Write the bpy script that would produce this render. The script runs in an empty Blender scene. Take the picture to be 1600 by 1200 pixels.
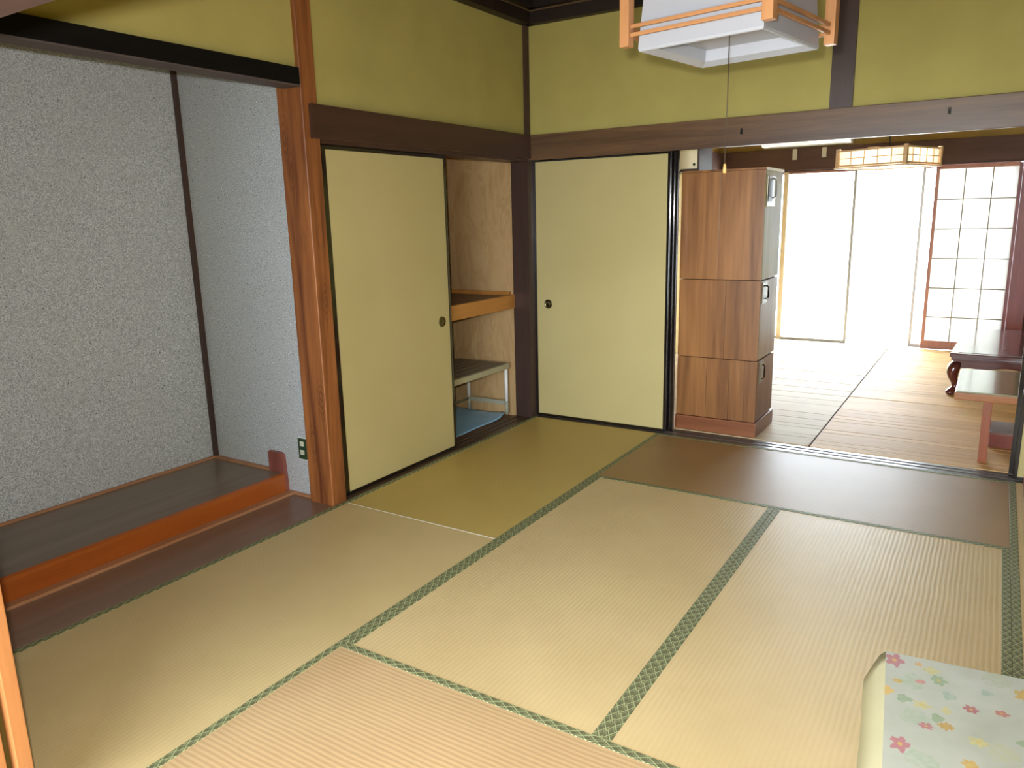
import bpy, bmesh, math, random
from mathutils import Vector, Matrix
random.seed(4)
S = bpy.context.scene
COL = S.collection

def lin(r, g, b):
    f = lambda c: (c/255/12.92) if c/255 <= .04045 else ((c/255+.055)/1.055)**2.4
    return (f(r), f(g), f(b), 1)

# ------------------------------------------------------------------ camera
cam = bpy.data.objects.new('camera', bpy.data.cameras.new('camera'))
COL.objects.link(cam)
cam.data.sensor_width = 36
cam.data.lens = 36*1183.59/1600
cam.data.clip_start = .02
yaw, pitch, roll = -.5685, .2177, .0236
fw = Vector((math.sin(yaw)*math.cos(pitch), math.cos(yaw)*math.cos(pitch), -math.sin(pitch)))
rt = Vector((math.cos(yaw), -math.sin(yaw), 0)); dn = fw.cross(rt)
r2 = math.cos(roll)*rt + math.sin(roll)*dn; d2 = -math.sin(roll)*rt + math.cos(roll)*dn
CAM = Vector((2.6889, -4.4951, 1.3978))
cam.matrix_world = Matrix(((r2.x, -d2.x, -fw.x, CAM.x), (r2.y, -d2.y, -fw.y, CAM.y), (r2.z, -d2.z, -fw.z, CAM.z), (0, 0, 0, 1)))
S.camera = cam

# ------------------------------------------------------------------ light, exposure
W = bpy.data.worlds.new('sky'); S.world = W; W.use_nodes = True
bg = W.node_tree.nodes['Background']
bg.inputs[0].default_value = (.81, .915, 1, 1); bg.inputs[1].default_value = 17.0
def area(name, loc, target, sx, sy, power, color=(1, 1, 1), portal=False):
    L = bpy.data.lights.new(name, 'AREA'); L.shape = 'RECTANGLE'; L.size = sx; L.size_y = sy
    L.energy = power; L.color = color
    o = bpy.data.objects.new(name, L); COL.objects.link(o); o.location = loc
    o.rotation_euler = (Vector(target)-Vector(loc)).to_track_quat('-Z', 'Y').to_euler()
    if portal: L.cycles.is_portal = True
    return o
# the camera's own flash, a hand's breadth above and left of the lens
FL = bpy.data.lights.new('camera_flash', 'SPOT'); FL.energy = 215; FL.color = (1, .975, .93); FL.shadow_soft_size = .022
FL.spot_size = math.radians(158); FL.spot_blend = 1.0
flash = bpy.data.objects.new('camera_flash', FL); COL.objects.link(flash)
flash.location = CAM - r2*.045 - d2*.075 + fw*.02; flash.rotation_euler = fw.to_track_quat('-Z', 'Y').to_euler()
area('window_portal', (1.42, 4.3, .93), (1.42, 0, .93), 2.9, 1.86, 1, portal=True)
area('added_rear_opening_portal', (1.9, -6.62, 1.2), (1.9, 0, 1.2), 3.4, 2.4, 1, portal=True)  # sampling portal for the unseen opening added behind the camera
vs = S.view_settings
vs.view_transform = 'Standard'; vs.look = 'None'; vs.exposure = 0.15; vs.gamma = 1; vs.use_curve_mapping = False
S.display_settings.display_device = 'sRGB'
try:
    S.cycles.use_denoising = True; S.cycles.denoiser = 'OPENIMAGEDENOISE'
    S.cycles.max_bounces = 10; S.cycles.diffuse_bounces = 6; S.cycles.caustics_reflective = False
    S.cycles.sample_clamp_indirect = 12
except Exception: pass

# ------------------------------------------------------------------ materials
class NT:
    def __init__(s, name):
        s.m = bpy.data.materials.new(name); s.m.use_nodes = True
        s.t = s.m.node_tree; s.n = s.t.nodes; s.b = s.n['Principled BSDF']
    def node(s, typ, **kw):
        n = s.n.new(typ)
        for k, v in kw.items(): setattr(n, k, v)
        return n
    def put(s, v, sock):
        if isinstance(v, bpy.types.NodeSocket): s.t.links.new(v, sock)
        elif v is not None: sock.default_value = v
    def math(s, op, a, b=None, c=None, clamp=False):
        n = s.node('ShaderNodeMath', operation=op, use_clamp=clamp)
        s.put(a, n.inputs[0]); s.put(b, n.inputs[1]); s.put(c, n.inputs[2])
        return n.outputs[0]
    def coord(s, kind='Object'): return s.node('ShaderNodeTexCoord').outputs[kind]
    def mapping(s, v, scale=(1, 1, 1), rot=(0, 0, 0), loc=None):
        n = s.node('ShaderNodeMapping'); s.t.links.new(v, n.inputs[0])
        n.inputs[2].default_value = rot; n.inputs[3].default_value = scale
        if loc is not None: s.put(loc, n.inputs[1])
        return n.outputs[0]
    def noise(s, v, scale=5, detail=3, rough=.55, dist=0):
        n = s.node('ShaderNodeTexNoise'); s.put(v, n.inputs['Vector'])
        n.inputs['Scale'].default_value = scale; n.inputs['Detail'].default_value = detail
        n.inputs['Roughness'].default_value = rough; n.inputs['Distortion'].default_value = dist
        return n.outputs['Fac']
    def ramp(s, f, stops):
        n = s.node('ShaderNodeValToRGB'); s.t.links.new(f, n.inputs[0])
        e = n.color_ramp.elements
        while len(e) < len(stops): e.new(.5)
        for k, (p, c) in enumerate(stops):
            e[k].position = p; e[k].color = c if len(c) == 4 else (*c, 1)
        return n.outputs[0]
    def mix(s, f, a, b):
        n = s.node('ShaderNodeMix', data_type='RGBA')
        s.put(f, n.inputs[0]); s.put(a, n.inputs[6]); s.put(b, n.inputs[7])
        return n.outputs[2]
    def bump(s, h, strength=.3, dist=.002):
        n = s.node('ShaderNodeBump'); s.put(h, n.inputs['Height'])
        n.inputs['Strength'].default_value = strength; n.inputs['Distance'].default_value = dist
        s.t.links.new(n.outputs[0], s.b.inputs['Normal'])
    def fin(s, col=None, rough=.5, metal=0, spec=None, coat=None, crough=.1):
        s.put(col, s.b.inputs['Base Color']); s.put(rough, s.b.inputs['Roughness'])
        s.b.inputs['Metallic'].default_value = metal
        if spec is not None: s.b.inputs['Specular IOR Level'].default_value = spec
        if coat is not None:
            s.b.inputs['Coat Weight'].default_value = coat; s.b.inputs['Coat Roughness'].default_value = crough
        return s.m

def wood(name, dark, light, axis='z', rough=.4, scale=1., knots=0., contrast=(.3, .7), spec=.5, coat=None, bump=.12):
    n = NT(name)
    sc = {'x': (.55, 9, 9), 'y': (9, .55, 9), 'z': (9, 9, .55)}[axis]
    rnd = n.node('ShaderNodeObjectInfo').outputs['Random']
    cmb = n.node('ShaderNodeCombineXYZ')
    for i in range(3): n.t.links.new(n.math('MULTIPLY', rnd, 7.3+i*3), cmb.inputs[i])
    v = n.mapping(n.coord(), tuple(a*scale for a in sc), loc=cmb.outputs[0])
    a = n.noise(v, 1.2, 4, .6, .6+knots)
    fine = n.noise(n.mapping(n.coord(), tuple(a*scale*7 for a in sc)), 1.5, 2, .5)
    f = n.math('ADD', n.math('MULTIPLY', a, .78), n.math('MULTIPLY', fine, .22))
    c = n.ramp(f, [(contrast[0], dark), (contrast[1], light)])
    if knots > 1:
        v = n.node('ShaderNodeTexVoronoi'); v.inputs['Scale'].default_value = 8
        n.t.links.new(n.mapping(n.coord(), (1, 1, .33), loc=(.31, .12, .07)), v.inputs['Vector'])
        d = v.outputs['Distance']
        ring = n.math('MULTIPLY_ADD', n.math('SINE', n.math('MULTIPLY', d, 75)), .5, .5)
        near = n.math('SUBTRACT', 1, n.math('DIVIDE', d, .34), clamp=True)
        c = n.mix(n.math('MULTIPLY', n.math('MULTIPLY', ring, near), .75), c, tuple(x*.5 for x in dark[:3])+(1,))
        pale = n.math('GREATER_THAN', n.noise(n.mapping(n.coord(), (22, 22, .5)), 1, 2), .66)
        c = n.mix(n.math('MULTIPLY', pale, .35), c, light)
    n.bump(fine, bump, .001)
    return n.fin(c, rough, spec=spec, coat=coat)

def plain(name, col, rough=.5, metal=0, spec=None, coat=None, var=.06, vs=6, bump=0, bs=200):
    n = NT(name)
    f = n.noise(n.coord(), vs, 3)
    lo = tuple(c*(1-var*2) for c in col[:3])+(1,); hi = tuple(min(1, c*(1+var*2)) for c in col[:3])+(1,)
    c = n.ramp(f, [(.3, lo), (.7, hi)])
    if bump: n.bump(n.noise(n.coord(), bs, 3), bump, .001)
    return n.fin(c, rough, metal, spec, coat)

M = {}
M['plaster'] = plain('olive_plaster', lin(174, 163, 97), .9, spec=.15, var=.03, vs=3, bump=.25, bs=350)
M['plaster_tan'] = plain('tan_plaster', lin(176, 152, 96), .9, spec=.15, var=.03, bump=.2)
M['brown'] = wood('dark_brown_timber', lin(52, 34, 28), lin(80, 54, 44), 'x', .38, contrast=(.25, .75))
M['brown_y'] = wood('dark_brown_timber_lengthwise', lin(52, 34, 28), lin(80, 54, 44), 'y', .38, contrast=(.25, .75))
M['brown_z'] = wood('dark_brown_upright_timber', lin(58, 42, 37), lin(78, 57, 50), 'z', .42, contrast=(.25, .75))
M['beam'] = wood('flare_lightened_beam', lin(70, 48, 34), lin(130, 98, 66), 'x', .36, contrast=(.3, .8))  # dark rail timber made paler, window flare painted into its colour
M['black'] = plain('black_lacquer', lin(22, 16, 14), .14, spec=.6, coat=.6, var=.05)
M['black_beam'] = wood('black_beam', lin(12, 11, 10), lin(22, 20, 18), 'y', .6, spec=.15)
M['black_under'] = plain('grey_brown_beam_underside', lin(84, 74, 74), .6)
M['mould'] = wood('near_black_moulding', lin(26, 18, 15), lin(44, 31, 26), 'x', .5)
M['mould_edge'] = plain('pale_moulding_edge', lin(96, 74, 48), .6)
M['ceil'] = wood('ceiling_board', lin(104, 78, 52), lin(136, 106, 74), 'y', .6)
M['sill'] = wood('worn_sill', lin(62, 54, 48), lin(100, 90, 82), 'x', .3, contrast=(.3, .75), bump=.02)
M['sill_y'] = wood('worn_sill_lengthwise', lin(66, 50, 38), lin(108, 86, 66), 'y', .35, contrast=(.3, .75))
M['toko_post'] = wood('reddish_cedar_post', lin(100, 54, 30), lin(172, 108, 58), 'z', .5, scale=.9, knots=1.6, contrast=(.32, .72))
M['toko_front'] = wood('orange_rail_wood', lin(146, 74, 26), lin(180, 98, 40), 'y', .3, contrast=(.25, .75))
M['toko_top'] = wood('dark_platform_board', lin(112, 96, 82), lin(144, 126, 110), 'y', .34, contrast=(.2, .8))
M['toko_low'] = wood('maroon_floor_board', lin(116, 90, 74), lin(144, 114, 96), 'y', .34, contrast=(.2, .8))
M['toko_strip'] = wood('light_brown_strip', lin(160, 112, 80), lin(190, 142, 106), 'y', .45)
M['red_block'] = wood('rosy_wood_board', lin(118, 62, 56), lin(152, 92, 80), 'z', .4)
M['light_orange'] = wood('pale_orange_wood', lin(140, 88, 46), lin(178, 120, 72), 'z', .45)
M['lamp_wood'] = wood('light_lamp_wood', lin(158, 106, 66), lin(188, 136, 90), 'z', .45)
M['lamp_wood_x'] = wood('light_lamp_rail_wood', lin(158, 106, 66), lin(188, 136, 90), 'x', .45)
M['shelf_rail'] = wood('orange_shelf_rail', lin(172, 112, 50), lin(200, 142, 72), 'y', .4)
M['shelf_top'] = wood('brown_shelf_board', lin(106, 78, 56), lin(134, 102, 76), 'y', .5)
M['red_brown_table'] = wood('dark_red_lacquered_wood', lin(66, 28, 26), lin(98, 46, 40), 'x', .16, coat=.7, contrast=(.25, .75))
M['side_wood'] = wood('orange_red_table_wood', lin(142, 82, 36), lin(174, 110, 50), 'x', .35)
M['side_wood_z'] = wood('orange_red_leg_wood', lin(124, 62, 34), lin(154, 82, 46), 'z', .35)
M['side_top'] = plain('pale_green_tabletop', lin(150, 150, 118), .12, spec=.7, coat=.6, var=.02)
M['box_top'] = plain('grey_brown_box_top', lin(112, 88, 76), .4)
M['box_front'] = plain('brick_red_box_front', lin(128, 58, 40), .4)
M['cab'] = wood('reddish_plank', lin(98, 58, 28), lin(176, 122, 70), 'z', .32, scale=.5, knots=.4, contrast=(.33, .7))
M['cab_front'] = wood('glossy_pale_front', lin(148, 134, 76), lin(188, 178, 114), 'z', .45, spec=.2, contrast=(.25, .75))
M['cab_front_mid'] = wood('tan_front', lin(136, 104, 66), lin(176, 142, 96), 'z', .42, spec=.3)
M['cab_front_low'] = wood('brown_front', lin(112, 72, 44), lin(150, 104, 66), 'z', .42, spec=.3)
M['cab_base'] = wood('cabinet_plinth', lin(112, 64, 38), lin(142, 88, 56), 'x', .3)
M['metal'] = plain('aged_steel', lin(120, 116, 104), .3, metal=1, var=.1)
M['dark_metal'] = plain('blackened_iron', lin(40, 38, 34), .35, metal=.8)
M['pull'] = plain('tarnished_brass_pull', lin(118, 108, 78), .28, metal=1, var=.1)
M['cream'] = plain('cream_door', lin(226, 212, 178), .5, var=.02)
M['white'] = plain('white_enamel', lin(232, 232, 228), .35, var=.01)
M['white_plastic'] = plain('white_lamp_acrylic', lin(164, 167, 177), .35, var=.01)
M['leg_white'] = plain('white_pipe', lin(236, 236, 236), .3, var=.01)
M['leg_grey'] = plain('grey_leg_sleeve', lin(160, 158, 138), .45, var=.03)
M['rack_rim'] = plain('pale_rack_rim', lin(176, 170, 140), .45, var=.03)
M['rack_slat'] = wood('weathered_grey_slat', lin(104, 92, 78), lin(140, 128, 110), 'y', .5)
M['blue'] = plain('blue_vinyl_sheet', lin(150, 204, 248), .35, var=.06, vs=4)
M['green_plate'] = plain('dark_green_plate', lin(42, 66, 44), .35, var=.02)
M['socket'] = plain('ivory_socket', lin(226, 226, 206), .35, var=.01)
M['slot'] = plain('dark_slot', lin(30, 30, 30), .5)
M['cord'] = plain('dark_cord', lin(66, 52, 36), .6)
M['knob'] = plain('tan_cord_knob', lin(206, 160, 92), .45)
M['goza_edge'] = plain('matting_edge', lin(74, 62, 48), .8)
M['concrete'] = plain('pale_concrete', lin(214, 212, 206), .9, var=.03)
M['alu'] = plain('pale_aluminium', lin(186, 184, 178), .4, metal=.2, var=.02)
M['beige_frame'] = plain('beige_frame', lin(246, 232, 210), .5, var=.01)
M['shoji_wood'] = wood('pinkish_shoji_wood', lin(164, 104, 84), lin(196, 136, 112), 'z', .45)
M['red_post'] = wood('reddish_upright', lin(112, 52, 50), lin(146, 76, 70), 'z', .4)
M['tag'] = plain('pale_paper_tag', lin(206, 204, 190), .7, var=.01)
M['plinth_stand'] = wood('reddish_low_stand', lin(132, 66, 46), lin(160, 88, 64), 'x', .4)
M['band'] = wood('flare_lightened_panelling', lin(78, 56, 50), lin(100, 74, 66), 'x', .55, spec=.25)  # brown lightened to paint in the flare around the windows
M['kumiko'] = plain('thin_lattice_wood', lin(150, 138, 116), .6, var=.02)
M['lantern_wood'] = wood('pale_lantern_wood', lin(214, 176, 132), lin(240, 208, 168), 'x', .5)
M['near_panel'] = plain('yellow_paper_door', lin(170, 140, 62), .8, var=.02)

def mk_fusuma():
    n = NT('cream_fusuma_paper')
    f = n.noise(n.coord(), 1.3, 3); g = n.noise(n.mapping(n.coord(), (14, 14, 60)), 3, 3)
    c = n.ramp(f, [(.3, lin(184, 170, 118)), (.7, lin(194, 180, 128))])
    n.bump(g, .12, .001)
    return n.fin(c, .75, spec=.2)
M['fusuma'] = mk_fusuma()

def mk_toko_wall():
    n = NT('grey_sand_plaster'); co = n.coord()
    a = n.noise(co, 230, 2, .7); b = n.noise(co, 90, 2, .6); w = n.noise(co, 1.6, 2)
    c = n.ramp(a, [(.34, lin(132, 138, 145)), (.5, lin(180, 188, 196)), (.66, lin(230, 237, 244))])
    c = n.mix(n.ramp(w, [(.35, (0, 0, 0, 1)), (.7, (.35, .35, .35, 1))]), c, lin(176, 178, 183))
    v = n.node('ShaderNodeTexVoronoi'); n.t.links.new(co, v.inputs['Vector']); v.inputs['Scale'].default_value = 26
    glint = n.math('LESS_THAN', v.outputs['Distance'], .075)  # sparse glints of the plaster, painted on as pale spots
    pick = n.math('GREATER_THAN', n.node('ShaderNodeSeparateColor').outputs[0], .5)
    sp = [x for x in n.n if x.bl_idname == 'ShaderNodeSeparateColor'][0]
    n.t.links.new(v.outputs['Color'], sp.inputs[0])
    c = n.mix(n.math('MULTIPLY', glint, pick), c, lin(240, 243, 244))
    v2 = n.node('ShaderNodeTexVoronoi'); n.t.links.new(co, v2.inputs['Vector']); v2.inputs['Scale'].default_value = 40
    c = n.mix(n.math('LESS_THAN', v2.outputs['Distance'], .1), c, lin(84, 88, 94))
    n.bump(n.math('ADD', a, b), .5, .003)
    return n.fin(c, .75, spec=.3)
M['toko_wall'] = mk_toko_wall()

def mk_ply():
    n = NT('lauan_plywood'); co = n.coord()
    v = n.mapping(co, (3.2, 3.2, .9)); a = n.noise(v, 1.5, 4, .55, 1.6); b = n.noise(n.mapping(co, (40, 40, 3)), 2, 2)
    c = n.ramp(n.math('ADD', n.math('MULTIPLY', a, .85), n.math('MULTIPLY', b, .15)),
               [(.32, lin(166, 132, 88)), (.5, lin(188, 156, 112)), (.56, lin(176, 142, 98)), (.7, lin(204, 176, 134))])
    n.bump(b, .08, .001)
    return n.fin(c, .5, spec=.35)
M['ply'] = mk_ply()

def mk_tatami(name, along, base, hi, r0=.38, bs=.2, sp=.34):
    """ribs run along the mat's long side; the rush crosses them"""
    n = NT(name); co = n.coord(); sep = n.node('ShaderNodeSeparateXYZ'); n.t.links.new(co, sep.inputs[0])
    u = sep.outputs[0 if along == 'x' else 1]; v = sep.outputs[1 if along == 'x' else 0]
    wob = n.math('MULTIPLY', n.noise(n.mapping(co, (2, 2, 2)), 2.2, 2), .012)
    ph = n.math('MULTIPLY', n.math('ADD', v, wob), 2*math.pi/.0165)
    rib = n.math('MULTIPLY_ADD', n.math('SINE', ph), .5, .5)
    sc = (26, 240, 1) if along == 'y' else (240, 26, 1)
    sc = (sc[0], sc[1], 1)
    rush = n.noise(n.mapping(co, (60, 420, 1) if along == 'y' else (420, 60, 1)), 1, 2)
    vis = n.ramp(n.noise(co, 1.9, 2), [(.4, (.35, .35, .35, 1)), (.6, (1, 1, 1, 1))])
    rr = n.math('MULTIPLY', n.math('POWER', n.math('SUBTRACT', 1, rib), 2.), vis)
    tone = n.noise(n.mapping(co, (1, 1, 1)), 1.4, 4)
    c = n.ramp(tone, [(.3, base), (.7, hi)])
    dark = tuple(x*.74 for x in base[:3])+(1,)
    c = n.mix(n.math('MULTIPLY', rr, .32), c, dark)
    c = n.mix(n.math('MULTIPLY', rush, .22), c, tuple(min(1, x*1.12) for x in hi[:3])+(1,))
    st = n.ramp(n.noise(co, 9, 4, .7), [(.62, (0, 0, 0, 1)), (.78, (.25, .25, .25, 1))])
    c = n.mix(st, c, tuple(x*.8 for x in base[:3])+(1,))
    n.bump(n.math('ADD', n.math('MULTIPLY', rib, .8), n.math('MULTIPLY', rush, .35)), bs, .0022)
    ro = n.math('MULTIPLY_ADD', rush, .1, r0)
    return n.fin(c, ro, spec=sp)
TB, TH = lin(172, 148, 100), lin(190, 167, 118)
M['tat_x'] = mk_tatami('rush_ribbed_across', 'x', lin(182, 152, 112), lin(200, 170, 128))
M['tat_c'] = mk_tatami('rush_browned', 'x', lin(146, 114, 68), lin(160, 127, 78), .45, .04, .8)
M['tat_y'] = mk_tatami('rush_ribbed_lengthwise', 'y', lin(198, 174, 126), lin(216, 193, 145))
M['tat_a'] = mk_tatami('rush_greenish', 'y', lin(190, 164, 92), lin(200, 176, 104))
M['tat_b'] = mk_tatami('rush_pale_worn', 'y', lin(194, 172, 122), lin(212, 190, 140), .42, .08)

def mk_border():
    n = NT('green_lattice_border'); uv = n.coord('UV'); sep = n.node('ShaderNodeSeparateXYZ'); n.t.links.new(uv, sep.inputs[0])
    u, v = sep.outputs[0], sep.outputs[1]
    def line(a, w):
        fr = n.math('FRACT', a); d = n.math('ABSOLUTE', n.math('SUBTRACT', fr, .5))
        return n.math('LESS_THAN', n.math('SUBTRACT', .5, d), w)
    k = 1/.026
    p = n.math('MULTIPLY', n.math('ADD', n.math('MULTIPLY', u, .62), v), k)
    q = n.math('MULTIPLY', n.math('SUBTRACT', n.math('MULTIPLY', u, .62), v), k)
    L = n.math('MAXIMUM', line(p, .065), line(q, .065))
    p2 = n.math('ADD', p, .3); q2 = n.math('ADD', q, .3)
    L2 = n.math('MULTIPLY', n.math('MAXIMUM', line(p2, .04), line(q2, .04)), .55)
    f = n.math('MAXIMUM', L, L2)
    wv = n.noise(n.coord(), 500, 1)
    base = n.ramp(wv, [(.3, lin(84, 85, 58)), (.7, lin(112, 113, 82))])
    c = n.mix(n.math('MULTIPLY', f, .8), base, lin(178, 187, 138))
    n.bump(f, .25, .001)
    return n.fin(c, .6, spec=.3)
M['border'] = mk_border()

def mk_goza(name, base, hi, warm):
    n = NT(name); co = n.coord()
    a = n.noise(n.mapping(co, (1.3, 34, 1)), 2, 3); fine = n.noise(n.mapping(co, (20, 400, 1)), 1, 2)
    rnd = n.node('ShaderNodeObjectInfo').outputs['Random']
    c = n.ramp(a, [(.3, base), (.7, hi)])
    c = n.mix(n.math('MULTIPLY', rnd, .5), c, warm)
    n.bump(fine, .2, .001)
    return n.fin(c, .58, spec=.2)
M['goza_l'] = mk_goza('pale_rush_matting', lin(188, 166, 128), lin(214, 194, 156), lin(174, 148, 110))
M['goza_r'] = mk_goza('honey_rush_matting', lin(204, 162, 106), lin(234, 196, 136), lin(182, 142, 92))

def mk_glass():
    n = NT('clear_glass'); b = n.b
    b.inputs['Transmission Weight'].default_value = 1; b.inputs['Roughness'].default_value = 0
    b.inputs['IOR'].default_value = 1.01; b.inputs['Base Color'].default_value = (1, 1, 1, 1)
    f = n.noise(n.coord(), 3, 1); n.bump(f, .01, .001)
    return n.m
M['glass'] = mk_glass()
def mk_paper(name, col, tr):
    n = NT(name)
    f = n.noise(n.coord(), 60, 3)
    c = n.ramp(f, [(.3, tuple(x*.96 for x in col[:3])+(1,)), (.7, col)])
    n.fin(c, .8, spec=.1)
    t = n.node('ShaderNodeBsdfTranslucent'); n.t.links.new(c, t.inputs[0])
    mx = n.node('ShaderNodeMixShader'); mx.inputs[0].default_value = tr
    n.t.links.new(n.b.outputs[0], mx.inputs[1]); n.t.links.new(t.outputs[0], mx.inputs[2])
    out = [x for x in n.n if x.bl_idname == 'ShaderNodeOutputMaterial'][0]
    n.t.links.new(mx.outputs[0], out.inputs[0])
    return n.m
M['paper'] = mk_paper('white_shoji_paper', (.56, .55, .52, 1), .69)
M['lantern_paper'] = mk_paper('lantern_paper', (.9, .88, .8, 1), .7)

def mk_floral():
    n = NT('floral_vinyl'); uv = n.coord('Object')
    base = n.ramp(n.noise(uv, 7, 3), [(.3, lin(166, 170, 156)), (.7, lin(182, 186, 176))])
    c = base
    def blobs(c, scale, seed, size, cols, petal, thr):
        mp = n.mapping(uv, (1, 1, 0), loc=(seed, seed*.7, 0))
        # a gently wobbled coordinate gives ragged petals
        v = n.node('ShaderNodeTexVoronoi'); v.voronoi_dimensions = '2D'; v.inputs['Scale'].default_value = scale
        v.inputs['Randomness'].default_value = .85
        n.t.links.new(mp, v.inputs['Vector'])
        wob = n.noise(mp, petal, 2, .6)
        d = n.math('ADD', v.outputs['Distance'], n.math('MULTIPLY', n.math('SUBTRACT', wob, .5), .34))
        m = n.math('LESS_THAN', d, size)
        sp = n.node('ShaderNodeSeparateColor'); n.t.links.new(v.outputs['Color'], sp.inputs[0])
        m = n.math('MULTIPLY', m, n.math('GREATER_THAN', sp.outputs[0], thr))
        rc = n.ramp(sp.outputs[1], cols)
        inner = n.ramp(n.noise(mp, 70, 2), [(.35, (.15, .15, .15, 1)), (.65, (1, 1, 1, 1))])
        return n.mix(n.math('MULTIPLY', m, n.math('MULTIPLY', inner, .95)), c, rc)
    c = blobs(c, 7, 3.1, .2, [(.0, lin(160, 174, 150)), (.6, lin(158, 172, 156)), (1, lin(178, 176, 144))], 26, .5)
    sep = n.node('ShaderNodeSeparateXYZ'); n.t.links.new(uv, sep.inputs[0])
    wob = n.math('MULTIPLY', n.math('SUBTRACT', n.noise(uv, 75, 3, .7), .5), 1.1)
    shade = n.noise(uv, 130, 2)
    def bloom(c, x, y, r, petals, col, core=None, ry=1.0):
        dx = n.math('SUBTRACT', sep.outputs[0], x); dy = n.math('MULTIPLY', n.math('SUBTRACT', sep.outputs[1], y), ry)
        rad = n.math('SQRT', n.math('ADD', n.math('MULTIPLY', dx, dx), n.math('MULTIPLY', dy, dy)))
        th = n.math('ARCTAN2', dy, dx)
        lobe = n.math('MULTIPLY_ADD', n.math('ABSOLUTE', n.math('COSINE', n.math('MULTIPLY', th, petals/2))), .42, .6)
        lim = n.math('MULTIPLY', n.math('ADD', lobe, wob), r)
        m = n.math('LESS_THAN', rad, lim)
        tone = n.mix(shade, tuple(v*.8 for v in col[:3])+(1,), tuple(min(1, v*1.3) for v in col[:3])+(1,))
        c = n.mix(n.math('MULTIPLY', m, .75), c, tone)
        if core: c = n.mix(n.math('MULTIPLY', n.math('LESS_THAN', rad, r*.24), .7), c, core)
        return c
    rose, gold, leaf, teal, pale = lin(168, 92, 104), lin(186, 150, 60), lin(130, 152, 118), lin(146, 166, 150), lin(184, 176, 118)
    prints = [(-.352, .348, .026, 5, rose), (-.30, .352, .012, 5, lin(196, 150, 96)), (-.275, .335, .024, 4, pale), (-.262, .300, .020, 6, leaf),
              (-.298, .278, .013, 2, lin(186, 118, 116)), (-.345, .262, .014, 5, gold), (-.366, .215, .018, 4, lin(204, 164, 62)), (-.332, .196, .020, 3, leaf),
              (-.298, .186, .024, 5, pale), (-.245, .245, .018, 3, teal), (-.205, .212, .020, 6, lin(158, 76, 90)), (-.148, .222, .018, 5, lin(168, 92, 84)),
              (-.252, .185, .013, 4, pale), (-.255, .128, .019, 8, lin(176, 138, 44)), (-.292, .112, .019, 6, rose), (-.27, .150, .016, 3, leaf),
              (-.20, .10, .022, 5, pale), (-.12, .13, .018, 4, leaf), (-.34, .03, .024, 5, rose), (-.22, .02, .020, 6, gold), (-.09, .04, .022, 5, rose),
              (-.10, .31, .022, 5, gold), (-.17, .29, .016, 3, teal), (.0, .25, .024, 5, rose), (.06, .12, .022, 4, leaf), (.14, .30, .024, 6, gold),
              (.2, .16, .022, 5, rose), (.3, .26, .022, 4, leaf), (.28, .05, .02, 5, pale), (.1, -.05, .024, 5, gold), (-.05, -.12, .022, 6, rose),
              (-.25, -.1, .024, 5, pale), (-.15, -.24, .022, 5, gold), (.05, -.26, .024, 4, leaf), (.22, -.16, .022, 6, rose), (-.33, -.28, .022, 5, leaf)]
    for k_, (x, y, r, p, col) in enumerate(prints): c = bloom(c, x, y, r*.8, p, col, lin(196, 170, 90) if p in (5, 6) else None, 1+.25*((k_*7) % 3-1))
    n.bump(n.noise(uv, 5, 2), .2, .008)
    return n.fin(c, .45, spec=.3)
M['floral'] = mk_floral()
M['cloth_side'] = plain('cream_vinyl_flap', lin(190, 186, 152), .5, spec=.2, var=.02)

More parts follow.
